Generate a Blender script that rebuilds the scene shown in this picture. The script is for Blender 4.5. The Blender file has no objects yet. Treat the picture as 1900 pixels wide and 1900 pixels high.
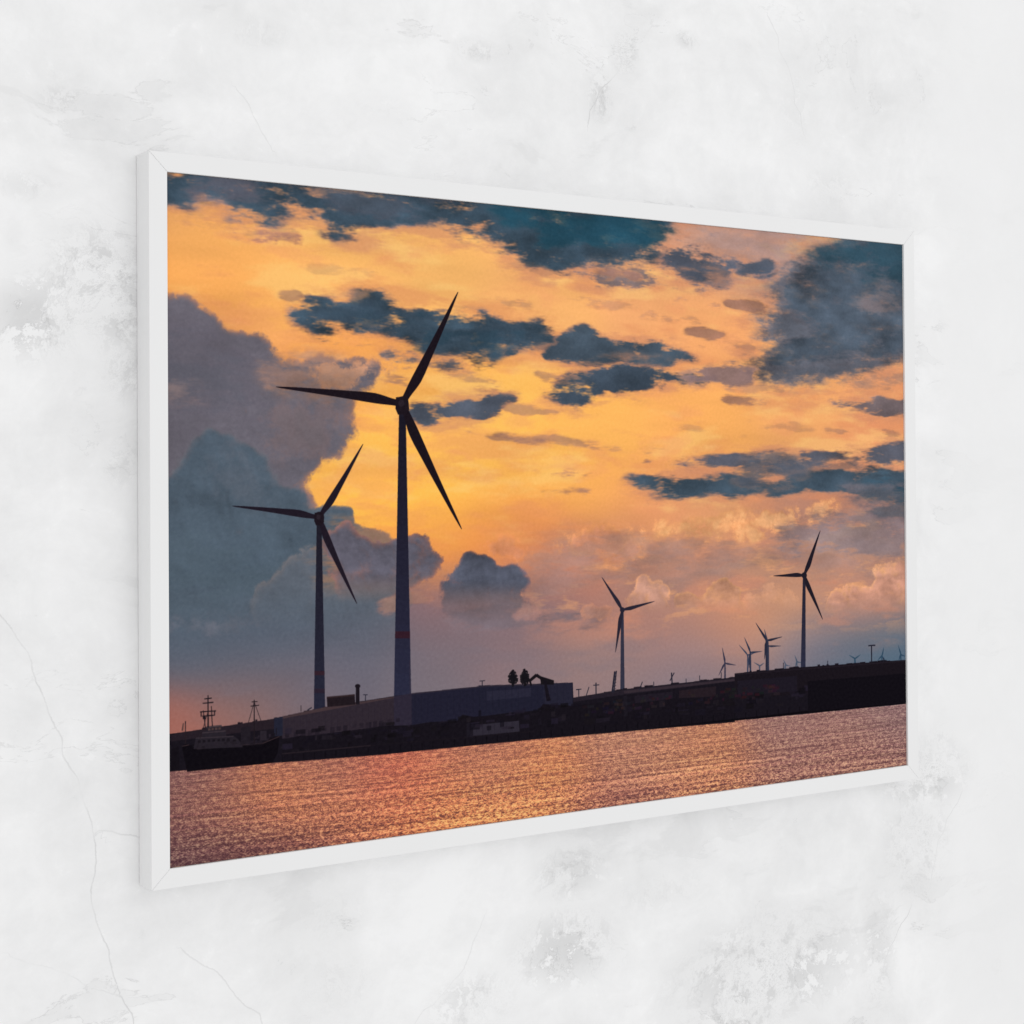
import bpy, bmesh, math, numpy as np
from mathutils import Matrix, Vector

# ------------------------------------------------------------------ constants
D = 0.0281            # frame depth (m)
RW = 0.01683          # rail width
OW, OH = 0.932, 0.632 # outer frame size
REC = 0.0024          # canvas recess
ZC = 1.5              # height of picture centre
FPX = 3182.36; CYP = 851.7
a_, b_, c_ = 0.58828, -0.01022, 0.00631
T = np.array([0.07907, -0.05211, -1.72138])

def rot(a, b, c):
    ca, sa, cb, sb, cc, sc = np.cos(a), np.sin(a), np.cos(b), np.sin(b), np.cos(c), np.sin(c)
    Ry = np.array([[ca,0,sa],[0,1,0],[-sa,0,ca]]); Rx = np.array([[1,0,0],[0,cb,-sb],[0,sb,cb]])
    Rz = np.array([[cc,-sc,0],[sc,cc,0],[0,0,1]])
    return Rz @ Rx @ Ry
R = rot(a_, b_, c_)
M = np.array([[1,0,0],[0,0,-1],[0,1,0]], float)
cam_rot = M @ R.T
cam_pos = M @ (-R.T @ T) + np.array([0, 0, ZC])

def wall_pt(px, py):
    """tracing point -> (x, z) in metres on the wall plane, relative to the picture centre"""
    d = cam_rot @ np.array([(px-950)/FPX, -(py-CYP)/FPX, -1.0])
    t = (D - cam_pos[1]) / d[1]
    p = cam_pos + t*d
    return np.array((p[0], p[2]-ZC))

scene = bpy.context.scene
col = scene.collection

# ------------------------------------------------------------------ artwork (printed picture), painted numerically
W, H, P = 1536, 1024, 96
FW, FH = W+2*P, H+2*P

def homography(src, dst):
    A = []; b = []
    for (x, y), (u, v) in zip(src, dst):
        A.append([x, y, 1, 0, 0, 0, -u*x, -u*y]); b.append(u)
        A.append([0, 0, 0, x, y, 1, -v*x, -v*y]); b.append(v)
    h = np.linalg.solve(np.array(A, float), np.array(b, float))
    return np.append(h, 1).reshape(3, 3)
quad = [(309, 318), (1677, 453), (1682, 1416), (315, 1613)]
tex = [(P, P), (P+W, P), (P+W, P+H), (P, P+H)]
Hm = homography(quad, tex); Hi = np.linalg.inv(Hm)
def to_tex(pts):
    p = np.array([[x, y, 1.0] for x, y in pts]) @ Hm.T
    return p[:, :2] / p[:, 2:3]
jj, ii = np.meshgrid(np.arange(FW)+0.5, np.arange(FH)+0.5)
den = Hi[2,0]*jj+Hi[2,1]*ii+Hi[2,2]
X = ((Hi[0,0]*jj+Hi[0,1]*ii+Hi[0,2])/den).astype(np.float32)
Y = ((Hi[1,0]*jj+Hi[1,1]*ii+Hi[1,2])/den).astype(np.float32)

rng = np.random.default_rng(7)
fy = np.fft.fftfreq(FH)[:, None]; fx = np.fft.rfftfreq(FW)[None, :]
def band(wl, stretch):
    f = np.sqrt((fx*stretch)**2 + fy**2) * wl
    g = np.exp(-((np.log2(np.maximum(f, 1e-6)))**2)/(2*0.45**2)); g[0, 0] = 0
    n = np.fft.irfft2(np.fft.rfft2(rng.standard_normal((FH, FW)))*g, s=(FH, FW))
    return (n/n.std()).astype(np.float32)
def smooth(e0, e1, x):
    t = np.clip((x-e0)/(e1-e0), 0, 1); return t*t*(3-2*t)
SETS = []
for s, st in enumerate((2.0, 1.1, 4.0)):
    b = [band(w, st) for w in (300, 150, 75, 38, 19, 10, 5)]
    fb = sum((0.60**i)*n for i, n in enumerate(b)); fb /= fb.std()
    fine = sum((0.70**i)*n for i, n in enumerate(b[2:])); fine /= fine.std()
    bil = sum((0.62**i)*(np.abs(n)-0.8) for i, n in enumerate(b[1:])); bil /= bil.std()
    sm = b[1]+.6*b[2]+.35*b[3]+.2*b[4]; sm /= sm.std()
    SETS.append(dict(fbm=fb, fine=fine, bil=bil, sm=sm, hi=(b[5]+b[6]*0.7)))
    if s == 0: w_a = b[2]+.6*b[3]+.35*b[4]
    if s == 1: w_c = b[2]+.6*b[3]+.4*b[4]
ALL = (0, FH, 0, FW)
def nz(s, kind, seed, win=ALL):
    a = SETS[s][kind]
    r = (np.arange(win[0], win[1])+seed*137) % FH; c = (np.arange(win[2], win[3])+seed*311) % FW
    return a[r[:, None], c[None, :]]

Q = 4
qw, qh = FW//Q, FH//Q
qx, qy = np.meshgrid((np.arange(qw)+0.5)*Q, (np.arange(qh)+0.5)*Q)
DX, DY = w_c[2::Q, 2::Q][:qh, :qw], w_a[2::Q, 2::Q][:qh, :qw]
def up(a, win=ALL):
    xs = (np.arange(win[2], win[3])+0.5)/Q-0.5; ys = (np.arange(win[0], win[1])+0.5)/Q-0.5
    x0 = np.clip(np.floor(xs).astype(int), 0, a.shape[1]-2); tx = np.clip(xs-x0, 0, 1)
    y0 = np.clip(np.floor(ys).astype(int), 0, a.shape[0]-2); ty = np.clip(ys-y0, 0, 1)
    if a.ndim == 3: tx = tx[:, None]
    r = a[:, x0]*(1-tx) + a[:, x0+1]*tx
    ty = ty[:, None] if a.ndim == 2 else ty[:, None, None]
    return (r[y0]*(1-ty) + r[y0+1]*ty).astype(np.float32)
qfy = np.fft.fftfreq(qh)[:, None]; qfx = np.fft.rfftfreq(qw)[None, :]
def polymask(pts, sigmas, pad, warp):
    p = to_tex(pts); ins = np.zeros((qh, qw), bool); n = len(p)
    hgt = p[:, 1].max()-p[:, 1].min(); warp = min(warp, hgt*.14)
    wx = qx+DX*warp*1.5; wy = qy+DY*warp*.8
    for k in range(n):
        x1, y1 = p[k]; x2, y2 = p[(k+1) % n]
        if y1 == y2: continue
        ins ^= ((y1 > wy) != (y2 > wy)) & (wx < (x2-x1)*(wy-y1)/(y2-y1)+x1)
    lo = p.min(0)-pad; hi = p.max(0)+pad
    win = (int(max(0, lo[1])), int(min(FH, hi[1]+1)), int(max(0, lo[0])), int(min(FW, hi[0]+1)))
    F = np.fft.rfft2(ins.astype(float)); out = []
    for sg in sigmas:
        g = np.exp(-2*(math.pi*sg/Q)**2*(qfx**2*2.2+qfy**2))
        out.append(up(np.fft.irfft2(F*g, s=(qh, qw)), win))
    return out, win
def rbf(points, sig):
    qX = X[Q//2::Q, Q//2::Q][:qh, :qw]; qY = Y[Q//2::Q, Q//2::Q][:qh, :qw]
    num = np.zeros((qh, qw, 3)); dn = np.zeros((qh, qw))+1e-12
    for x, y, c in points:
        d2 = (qX-x)**2 + ((qY-y)*1.25)**2
        w = np.exp(-d2/(2*sig*sig)) + 1e-3/(1+d2/(sig*sig))**2
        num += w[..., None]*np.array(c, float); dn += w
    return up(num/dn[..., None])

base = [
 (330,340,(228,162,100)),(420,450,(243,173,98)),(600,480,(252,187,108)),(800,500,(250,185,108)),(1000,560,(247,179,110)),
 (1250,560,(242,171,114)),(1350,450,(200,152,132)),(1450,440,(180,144,136)),(1650,560,(205,148,122)),(1300,620,(245,169,108)),
 (1500,740,(243,171,106)),(1650,760,(233,156,108)),(400,520,(243,167,90)),(550,540,(252,179,98)),(640,700,(248,167,90)),
 (700,800,(255,190,90)),(800,700,(252,178,92)),(900,780,(255,192,96)),(1000,850,(255,189,90)),(850,900,(255,192,86)),
 (700,900,(255,188,82)),(800,970,(252,176,78)),(950,950,(250,170,86)),(1100,800,(254,184,96)),(1300,780,(251,176,98)),
 (1100,900,(250,174,92)),(1200,960,(226,150,102)),(1330,960,(224,155,108)),(1500,960,(188,133,110)),(1620,1000,(148,117,116)),(1000,1010,(230,138,92)),
 (1450,1040,(172,130,115)),(900,1010,(240,145,80)),(1000,1080,(164,115,109)),(1100,1060,(192,128,106)),(1250,1080,(166,127,115)),
 (1350,1080,(184,136,115)),(1600,1060,(204,146,117)),(800,1130,(142,108,110)),(1000,1150,(130,111,118)),(1200,1150,(180,128,113)),
 (1350,1150,(214,144,110)),(1600,1130,(203,140,119)),(1450,1110,(218,156,115)),(350,1150,(86,98,112)),(500,1180,(94,99,113)),(700,1180,(104,102,115)),
 (850,1200,(122,109,117)),(950,1220,(144,116,119)),(1100,1220,(166,130,121)),(1300,1200,(162,128,125)),(1500,1190,(128,120,132)),(1650,1190,(84,106,126)),
 (350,1220,(95,100,114)),(450,1240,(98,100,114)),(600,1250,(103,102,116)),(330,1345,(165,104,92)),(450,1318,(146,106,99)),(560,1295,(122,105,110)),(800,1260,(120,110,118)),
 (1300,1240,(130,121,132)),(1600,1215,(72,102,124)),(1000,1250,(136,117,120)),(1150,1250,(138,120,125))]
img = rbf(base, 60)
glow = smooth(1080, 900, Y)
img *= (1 + 0.012*nz(2, 'sm', 1)*(0.5+glow))[..., None]
def veil(c, s, kind, seed, e0, e1, al, gate):
    global img
    a = (smooth(e0, e1, nz(s, kind, seed)+0.30*nz(2, 'fine', seed+1)+.15*nz(0, 'fine', seed+2))*gate*al)[..., None]
    img = (img*(1-a)+np.array(c, np.float32)*a).astype(np.float32)
veil((224,142,98), 2, 'sm', 5, 0.1, 1.9, .40, glow)
veil((255,210,128), 2, 'sm', 8, 0.1, 2.0, .42, glow)
veil((236,154,108), 0, 'sm', 12, 0.5, 2.2, .30, glow)
lowr = smooth(930, 1020, Y)*smooth(880, 1080, X)
veil((160,122,114), 2, 'sm', 15, 0.0, 1.8, .38, lowr*smooth(1150, 1080, Y))
veil((238,168,116), 2, 'fine', 18, 0.5, 2.4, .55, lowr*smooth(1190, 1110, Y))
veil((220,144,112), 2, 'sm', 22, 0.3, 1.8, .45, lowr*smooth(1230, 1150, Y))
veil((118,112,124), 2, 'sm', 21, 0.0, 2.0, .22, smooth(1090, 1180, Y))

def cloud(pts, core, edge, sigma=22, amp=0.34, soft=0.34, kind='wisp', s=0, seed=1, alpha=1.0, shade=0.06, lo=0.45, hi=1.0, fade=None, halo=None, emb=0.0, warp=None):
    global img
    if warp is None: warp = 4.0 if kind in ('bil', 'streak') else 8.0
    if kind != 'bil': soft = min(soft*1.12, .46); amp = amp*.95
    (m, mw_), win = polymask(pts, (sigma, sigma*2.6+4), sigma*4+14, warp)
    if kind == 'wisp':
        n = 0.50*nz(0, 'fine', seed, win)+0.72*nz(2, 'fine', seed+4, win)+0.22*nz(0, 'sm', seed+6, win)
    elif kind == 'streak':
        n = 0.95*nz(2, 'fine', seed, win)+0.28*nz(0, 'fine', seed+4, win)
    else:
        n = 0.8*nz(1, 'bil', seed, win)+0.30*nz(1, 'fine', seed+3, win)
    w = smooth(0.0, 0.45, m)
    if kind == 'bil': w = w*smooth(1.02, .8, m)       # keep solid cumulus bodies free of holes
    f = m + amp*n*w
    a = smooth(0.5-soft, 0.5+soft, f)
    fd = 1.0
    if fade is not None:
        yy = Y[win[0]:win[1], win[2]:win[3]]; fd = smooth(fade[1], fade[0], yy); a = a*fd
    a = a*alpha
    I = img[win[0]:win[1], win[2]:win[3]]
    if halo is not None:      # thin linking veil, torn into streaks
        nv = 0.8*nz(2, 'fine', seed+20, win)+.5*nz(2, 'sm', seed+21, win)
        ha = (smooth(0.12, 0.85, mw_*1.2+.32*nv*smooth(0, .3, mw_))*halo[3]*alpha*fd)[..., None]
        I = I*(1-ha)+np.array(halo[:3], np.float32)*ha
    dep = smooth(lo, hi, m+0.6*amp*n)[..., None]
    core = np.array(core, np.float32); core = core*.88+core.mean()*.12
    c = np.array(edge, np.float32)*(1-dep) + core*dep
    sh = shade*nz(0, 'sm', seed+9, win)+shade*0.45*nz(0, 'fine', seed+2, win)
    if emb:
        bw = (win[0]+6, win[1]+6, win[2]-6, win[3]-6)
        sh = sh+emb*(nz(1, 'bil', seed, win)-nz(1, 'bil', seed, bw)) + emb*.8*nz(1, 'sm', seed+5, win)
    c = c*(1+sh)[..., None]
    img[win[0]:win[1], win[2]:win[3]] = I*(1-a[..., None]) + c*a[..., None]
HB = (208,140,106,.58)

# lower veils of haze
cloud([(960,1030),(1100,1010),(1300,1030),(1500,1010),(1760,1010),(1760,1060),(1500,1070),(1300,1070),(1100,1090),(960,1110)],(150,124,122),(170,132,118),22,.25,.4,'streak',seed=3,alpha=.45)
# big left cloud (mauve)
cloud([(150,540),(330,552),(375,560),(410,595),(470,622),(520,655),(560,672),(600,655),(690,665),(722,692),(700,722),(640,742),(645,785),(682,800),(640,838),(585,862),(562,905),(600,960),(600,1400),(150,1400)],
      (104,99,110),(158,118,104),9,.18,.18,'bil',seed=2,shade=.018,lo=.45,hi=.85,fade=(960,1180),halo=(228,150,96,.30),emb=.022,warp=4)
cloud([(470,670),(600,655),(710,685),(640,735),(520,720)],(178,130,108),(198,140,108),14,.3,.4,seed=5,alpha=.65)
cloud([(560,690),(650,670),(710,690),(660,720),(600,715)],(214,148,106),(220,150,106),8,.38,.3,'bil',seed=5,alpha=.6)
cloud([(150,700),(350,706),(392,718),(340,732),(150,735)],(182,138,122),(170,130,116),7,.28,.35,'streak',seed=6,alpha=.85)
cloud([(150,735),(380,740),(400,750),(150,760)],(156,124,120),(146,120,118),6,.28,.35,'streak',seed=8,alpha=.6)
cloud([(150,600),(330,600),(430,640),(500,700),(480,790),(400,770),(150,800)],(94,94,107),(102,96,107),34,.25,.4,seed=7,alpha=.6,shade=.02)
cloud([(480,760),(600,740),(660,800),(600,850),(500,850)],(122,104,105),(134,108,106),18,.3,.35,'bil',seed=9,alpha=.5,shade=.02)
# teal cumulus
cloud([(150,885),(330,880),(345,825),(375,793),(425,790),(465,822),(500,850),(525,895),(565,905),(590,945),(655,942),(700,985),(745,1020),(760,1080),(740,1400),(150,1400)],
      (78,93,108),(104,103,111),7,.16,.15,'bil',seed=11,shade=.014,fade=(1060,1270),emb=.028,hi=.9)
cloud([(380,830),(440,820),(490,880),(520,930),(470,960),(400,920)],(92,98,110),(90,98,110),16,.3,.4,'bil',seed=13,alpha=.5,emb=.03,shade=.015)
cloud([(150,960),(420,960),(520,1010),(560,1080),(470,1130),(150,1150)],(82,98,111),(84,98,111),34,.25,.45,seed=12,alpha=.5,shade=.015)
cloud([(460,1110),(520,1050),(570,1010),(640,985),(690,1010),(720,1060),(770,1110),(700,1240),(500,1240)],(94,101,113),(118,113,116),7,.19,.16,'bil',seed=14,shade=.015,alpha=.85,fade=(1070,1180),emb=.03)
cloud([(590,1000),(640,960),(690,1010),(760,990),(800,988),(826,1030),(818,1062),(785,1092),(740,1110),(640,1130)],(94,91,105),(146,105,99),7,.22,.16,'bil',seed=15,halo=(238,146,84,.40),emb=.035,fade=(1060,1125))
cloud([(700,1120),(760,1095),(800,1100),(790,1125),(740,1140)],(200,138,112),(170,122,112),6,.38,.35,seed=16,alpha=.6)
cloud([(300,1160),(420,1140),(520,1150),(520,1170),(300,1180)],(112,108,118),(108,107,117),10,.3,.4,'bil',seed=17,alpha=.45)
cloud([(800,1140),(900,1125),(1050,1135),(1150,1150),(1050,1170),(850,1175)],(114,105,116),(128,110,116),14,.3,.4,'streak',seed=39,alpha=.6)
# small cumulus
cloud([(812,1110),(818,1078),(850,1058),(872,1036),(905,1032),(930,1052),(965,1046),(978,1066),(972,1100),(995,1125),(985,1150),(900,1160),(830,1150)],
      (80,84,100),(124,98,102),6,.24,.2,'bil',seed=18,emb=.035,fade=(1075,1165),hi=.85,halo=(206,134,100,.3))
cloud([(850,1050),(870,1015),(905,1000),(950,985),(985,1010),(990,1040),(940,1040),(905,1022),(870,1035)],(206,130,94),(228,144,90),8,.3,.3,'bil',seed=19,alpha=.6,emb=.04)
cloud([(960,1110),(1000,1120),(1010,1140),(960,1150)],(186,130,113),(170,122,112),7,.35,.35,'bil',seed=20,alpha=.45)
# peach cumulus low on the right
cloud([(1155,1130),(1165,1105),(1185,1080),(1200,1068),(1222,1085),(1240,1098),(1250,1150),(1180,1160)],(200,144,120),(230,164,118),5,.34,.25,'bil',seed=21,alpha=.65,emb=.05,fade=(1105,1145))
cloud([(1065,1130),(1100,1118),(1150,1126),(1140,1150),(1080,1150)],(198,140,118),(220,150,116),5,.34,.25,'bil',seed=22,alpha=.6,emb=.05)
cloud([(1260,1105),(1280,1088),(1300,1102),(1345,1076),(1372,1092),(1390,1150),(1300,1155),(1262,1145)],(208,148,114),(236,172,118),5,.34,.25,'bil',seed=23,alpha=.7,emb=.05,fade=(1100,1145))
cloud([(1380,1100),(1440,1090),(1480,1110),(1480,1140),(1390,1140)],(214,152,116),(226,162,120),8,.35,.3,'bil',seed=29,alpha=.4,emb=.04,fade=(1105,1140))
cloud([(1530,1120),(1550,1090),(1575,1080),(1610,1090),(1625,1050),(1660,1025),(1760,1000),(1760,1170),(1560,1170)],(208,144,118),(240,174,124),7,.32,.22,'bil',seed=24,alpha=.75,emb=.05,fade=(1090,1150))
cloud([(1040,990),(1120,970),(1180,985),(1200,1030),(1120,1045),(1050,1020)],(222,142,100),(238,160,98),12,.4,.4,'bil',seed=25,alpha=.6,emb=.05)
cloud([(1180,975),(1300,955),(1440,950),(1540,930),(1560,950),(1440,985),(1300,1000),(1200,1000)],(242,176,112),(234,162,104),12,.45,.4,'bil',seed=26,alpha=.65,emb=.05)
cloud([(1420,990),(1520,950),(1600,940),(1760,930),(1760,1030),(1560,1035),(1440,1020)],(130,115,121),(166,128,116),18,.34,.38,'streak',seed=27,alpha=.75)
cloud([(1000,1000),(1200,1000),(1400,1000),(1400,1040),(1200,1060),(1060,1050)],(164,124,114),(190,132,110),16,.38,.4,'streak',seed=28,alpha=.5)
# top band
cloud([(150,150),(1256,280),(1262,420),(1245,465),(1200,488),(1150,498),(1100,490),(1050,516),(1000,506),(950,486),(900,454),(850,427),(800,412),(740,428),(690,418),(650,440),(610,420),(580,398),(530,384),(500,416),(455,412),(400,370),(360,370),(315,394),(150,400)],
      (58,77,93),(146,114,106),10,.32,.34,seed=31,shade=.09,lo=.42,hi=.98,halo=HB)
cloud([(880,370),(1000,375),(1150,385),(1258,400),(1256,448),(1150,450),(1050,450),(950,420)],(30,74,94),(42,77,93),11,.24,.34,seed=32,alpha=.86)
cloud([(330,330),(440,335),(560,345),(500,375),(440,385),(350,360)],(98,90,102),(106,94,102),14,.35,.4,seed=33,alpha=.6)
cloud([(560,345),(700,352),(860,370),(840,400),(700,400),(600,385)],(80,86,100),(92,90,102),14,.35,.4,seed=30,alpha=.6)
cloud([(1250,440),(1290,455),(1350,470),(1400,490),(1450,500),(1400,522),(1340,505),(1350,544),(1280,524),(1235,484)],(84,90,105),(158,124,116),8,.42,.36,seed=34,alpha=1,halo=HB)
cloud([(1335,448),(1370,470),(1420,478),(1440,500),(1380,510),(1350,480)],(78,87,103),(152,122,116),6,.4,.34,seed=40,alpha=.95)
cloud([(1258,390),(1320,405),(1480,420),(1520,450),(1440,480),(1330,470),(1270,440)],(168,140,137),(190,150,134),16,.34,.4,seed=35,alpha=.5)
cloud([(410,425),(480,420),(570,445),(555,464),(480,452),(420,447)],(168,114,96),(214,148,102),5,.48,.38,seed=36,alpha=.9)
cloud([(1060,505),(1250,496),(1370,520),(1345,546),(1240,530),(1080,529)],(116,104,110),(178,132,112),7,.48,.38,seed=37,alpha=.9,halo=HB)
cloud([(350,395),(420,400),(470,425),(400,425),(350,415)],(192,134,104),(214,148,102),7,.4,.4,seed=38,alpha=.6)
# upper right mass
cloud([(1440,500),(1500,466),(1550,440),(1600,415),(1780,415),(1780,668),(1676,670),(1620,692),(1560,700),(1500,722),(1450,705),(1395,690),(1365,672),(1410,640),(1440,612),(1410,602),(1370,572),(1350,550),(1430,558),(1470,530)],
      (92,96,108),(150,122,114),16,.26,.40,seed=41,shade=.07,lo=.35,halo=HB)
cloud([(1440,520),(1500,480),(1560,445),(1780,430),(1780,660),(1640,668),(1560,680),(1470,690),(1420,668),(1450,630),(1500,600),(1450,570)],(72,86,102),(104,100,108),16,.30,.42,seed=48,alpha=.85,shade=.09)
cloud([(1490,475),(1560,440),(1780,425),(1780,530),(1640,525),(1560,505)],(46,80,98),(62,84,99),16,.28,.38,seed=42,alpha=.85)
cloud([(1600,540),(1650,530),(1700,555),(1640,590),(1590,575)],(152,124,120),(150,126,120),14,.4,.45,seed=45,alpha=.4)
cloud([(1525,740),(1600,734),(1660,740),(1780,750),(1780,766),(1640,770),(1570,757)],(122,106,109),(192,138,110),5,.42,.36,'streak',seed=44,alpha=1,halo=HB)
cloud([(1560,700),(1680,690),(1780,680),(1780,710),(1600,715)],(168,128,113),(200,142,110),8,.4,.4,'streak',seed=46,alpha=.6)
# centre cloud chain
cloud([(540,588),(560,563),(600,548),(640,574),(672,546),(705,536),(740,560),(790,570),(850,580),(900,586),(950,598),(1010,592),(1045,622),(1060,650),(1010,657),(965,647),(930,664),(890,686),(855,666),(800,659),(752,632),(715,607),(670,624),(630,604),(600,636),(565,616)],
      (58,77,93),(152,114,100),8,.36,.36,seed=51,shade=.10,lo=.4,hi=.95,halo=(222,146,96,.58),warp=6)
cloud([(600,575),(640,585),(700,556),(740,580),(700,602),(640,604),(600,600)],(56,76,93),(64,78,93),8,.3,.36,seed=59,alpha=.8)
cloud([(740,585),(850,600),(925,608),(1000,610),(1030,640),(960,635),(910,660),(850,655),(790,640)],(50,75,93),(66,80,94),10,.32,.38,seed=52,alpha=.85)
cloud([(705,655),(760,645),(810,665),(890,680),(880,696),(780,686),(725,684)],(92,91,99),(174,126,102),6,.42,.36,seed=53,alpha=1,halo=HB)
cloud([(1000,640),(1045,618),(1080,606),(1130,632),(1190,618),(1250,643),(1310,662),(1230,680),(1160,677),(1100,673),(1010,668)],(68,83,98),(156,116,102),6,.38,.36,seed=54,lo=.38,hi=.92,halo=HB,warp=5)
cloud([(1015,718),(1075,680),(1130,690),(1200,676),(1260,687),(1340,695),(1310,719),(1240,710),(1180,724),(1130,736),(1085,760),(1050,752),(1010,738)],(64,78,94),(160,116,100),6,.38,.36,seed=55,lo=.38,hi=.92,halo=HB,warp=5)
cloud([(1240,688),(1330,681),(1420,688),(1390,711),(1280,717)],(132,106,107),(194,140,108),7,.44,.38,'streak',seed=56,alpha=.9)
cloud([(745,778),(800,743),(850,735),(910,735),(965,750),(905,769),(850,776),(785,792)],(76,83,97),(168,118,96),5,.42,.36,seed=57,lo=.38,hi=.92,halo=HB,warp=5)
cloud([(600,545),(640,535),(700,530),(720,545),(650,560)],(200,138,100),(220,150,100),8,.4,.4,seed=58,alpha=.5)
for (cx, cy, rx, ry, al, sd) in [(1390,565,46,10,.8,60),(1300,565,60,8,.6,61),(1310,618,46,6,.8,62),(1390,742,54,6,.8,63),(900,815,120,6,.7,64),(1020,818,120,5,.65,65),
     (1055,910,60,4,.8,66),(1045,876,60,5,.8,67),(1145,512,56,10,.8,68),(500,432,60,8,.4,69),(750,710,44,6,.7,70),(660,640,44,7,.6,71),(990,760,60,7,.6,72),(540,552,24,10,.6,73),
     (1240,853,60,5,.9,74),(920,725,56,5,.6,75),(1480,905,70,5,.4,76),(1050,700,54,8,.6,77),(940,560,56,6,.4,78),(1180,835,70,5,.4,79),(880,700,60,6,.5,90),(1120,770,80,7,.35,91),
     (1330,800,80,6,.3,92),(1000,500,80,8,.3,93),(1120,560,70,8,.35,94),(1250,590,70,6,.4,95),(640,500,80,6,.25,96),(1600,800,80,6,.5,97),(1450,790,70,6,.3,98),(1350,640,60,6,.5,99),(1400,720,70,6,.4,100)]:
    pts = [(cx+rx*math.cos(t*math.pi/4), cy+rx*.08*math.cos(t*math.pi/4)+ry*math.sin(t*math.pi/4)) for t in range(8)]
    cloud(pts, (162,115,99), (204,140,97), 5, .55, .42, 'streak', seed=sd, alpha=al, lo=.3)
# right streak clouds
cloud([(1240,862),(1310,848),(1380,842),(1450,838),(1530,832),(1600,835),(1680,815),(1780,795),(1780,850),(1660,863),(1560,869),(1470,881),(1400,877),(1310,871)],(88,90,103),(182,128,103),7,.34,.36,'streak',seed=81,lo=.38,hi=.95,halo=HB,warp=2)
cloud([(1160,888),(1230,877),(1290,885),(1350,878),(1420,885),(1500,872),(1560,870),(1680,867),(1780,864),(1780,945),(1640,932),(1560,913),(1480,918),(1400,923),(1320,918),(1260,928),(1190,912)],(64,82,98),(160,118,103),7,.30,.34,'streak',seed=82,lo=.38,hi=.95,halo=HB,warp=2)
cloud([(1380,850),(1480,846),(1520,880),(1460,905),(1360,900)],(86,91,104),(118,106,106),10,.36,.40,'streak',seed=85,alpha=.8)
cloud([(1560,880),(1780,870),(1780,930),(1640,925)],(52,80,99),(70,86,99),10,.30,.38,'streak',seed=84,alpha=.85)
cloud([(1560,905),(1780,900),(1780,970),(1640,965)],(88,95,108),(122,107,112),14,.32,.38,'streak',seed=83,alpha=.75)

# ---- water
shore_x = [200,315,520,700,1000,1200,1400,1690,1800]; shore_y = [1445,1434,1416,1401,1370,1351,1332,1302,1291]
wpts = [(330,1450,(130,94,95)),(600,1430,(160,104,92)),(740,1445,(204,108,86)),(900,1410,(176,112,92)),(1200,1380,(186,128,104)),(1500,1340,(156,116,110)),
 (1660,1320,(142,111,112)),(1600,1400,(172,120,106)),(1300,1420,(202,132,98)),(1000,1470,(224,140,92)),(850,1500,(228,140,90)),(700,1540,(212,126,88)),(400,1500,(182,114,88)),
 (350,1590,(100,72,78)),(480,1590,(126,84,82)),(330,1520,(140,94,90)),(1500,1440,(162,110,98)),(560,1490,(218,132,90)),(600,1580,(146,94,86)),(1150,1500,(166,106,92))]
wat = rbf(wpts, 66)
shore_t = to_tex(list(zip(shore_x, shore_y)))
st = np.interp(jj[0], shore_t[:, 0], shore_t[:, 1])[None, :]
d = np.maximum(ii-st, 0)/H
def samp(n, u, v):
    u = np.mod(u, FW-1); v = np.mod(v, FH-1)
    x0 = u.astype(np.int32); y0 = v.astype(np.int32); tx = u-x0; ty = v-y0
    x1 = (x0+1) % FW; y1 = (y0+1) % FH
    return ((n[y0, x0]*(1-tx)+n[y0, x1]*tx)*(1-ty)+(n[y1, x0]*(1-tx)+n[y1, x1]*tx)*ty).astype(np.float32)
wy0 = int(P + 0.70*H)
ds = d[wy0:]; zz = 1.0/(ds+0.05)
uu = (jj[wy0:]-FW/2)*zz*0.24; vv = zz*420
w1 = samp(SETS[0]['hi'], uu*.9+300, vv*2.4+50); w2 = samp(SETS[1]['hi'], uu*1.2+700, vv*3.0+400)
w3 = samp(SETS[0]['fine'], uu*.5+90, vv*1.3); w5 = nz(0, 'hi', 9, (wy0, FH, 0, FW)); w4 = samp(SETS[2]['sm'], uu*.12+90, vv*.6)
w6 = rng.standard_normal(ds.shape).astype(np.float32); w6 = (w6+.8*np.roll(w6, 1, 1))/1.3
w7 = samp(SETS[0]['fine'], uu*.13+500, vv*.45+200); w8 = samp(SETS[0]['sm'], uu*.2+150, vv*.5+640)
rip = 0.45*w1+0.45*w2+0.24*w3+0.34*w5+.42*w6
tt = smooth(0, .16, ds)
wc = wat[wy0:]*(1+0.07*w4)[..., None]
dk = np.clip(smooth(-0.4, 1.6, -rip+.35*w7+.2*w8)*(0.56+.36*tt), 0, .92)[..., None]
lt = np.clip(smooth(0.15, 1.8, rip-.35*w7-.2*w8)*(0.58+.38*tt), 0, .92)[..., None]
wc = wc*(1-dk)+(np.array([70,40,50])*.75+wat[wy0:]*.2)*dk
wc = wc*(1-lt)+np.minimum(wat[wy0:]*1.22+np.array([26,36,18]), 255)*lt
wm = smooth(-0.5, 0.8, ii[wy0:]-st)[..., None]
img[wy0:] = img[wy0:]*(1-wm)+wc*wm

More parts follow.
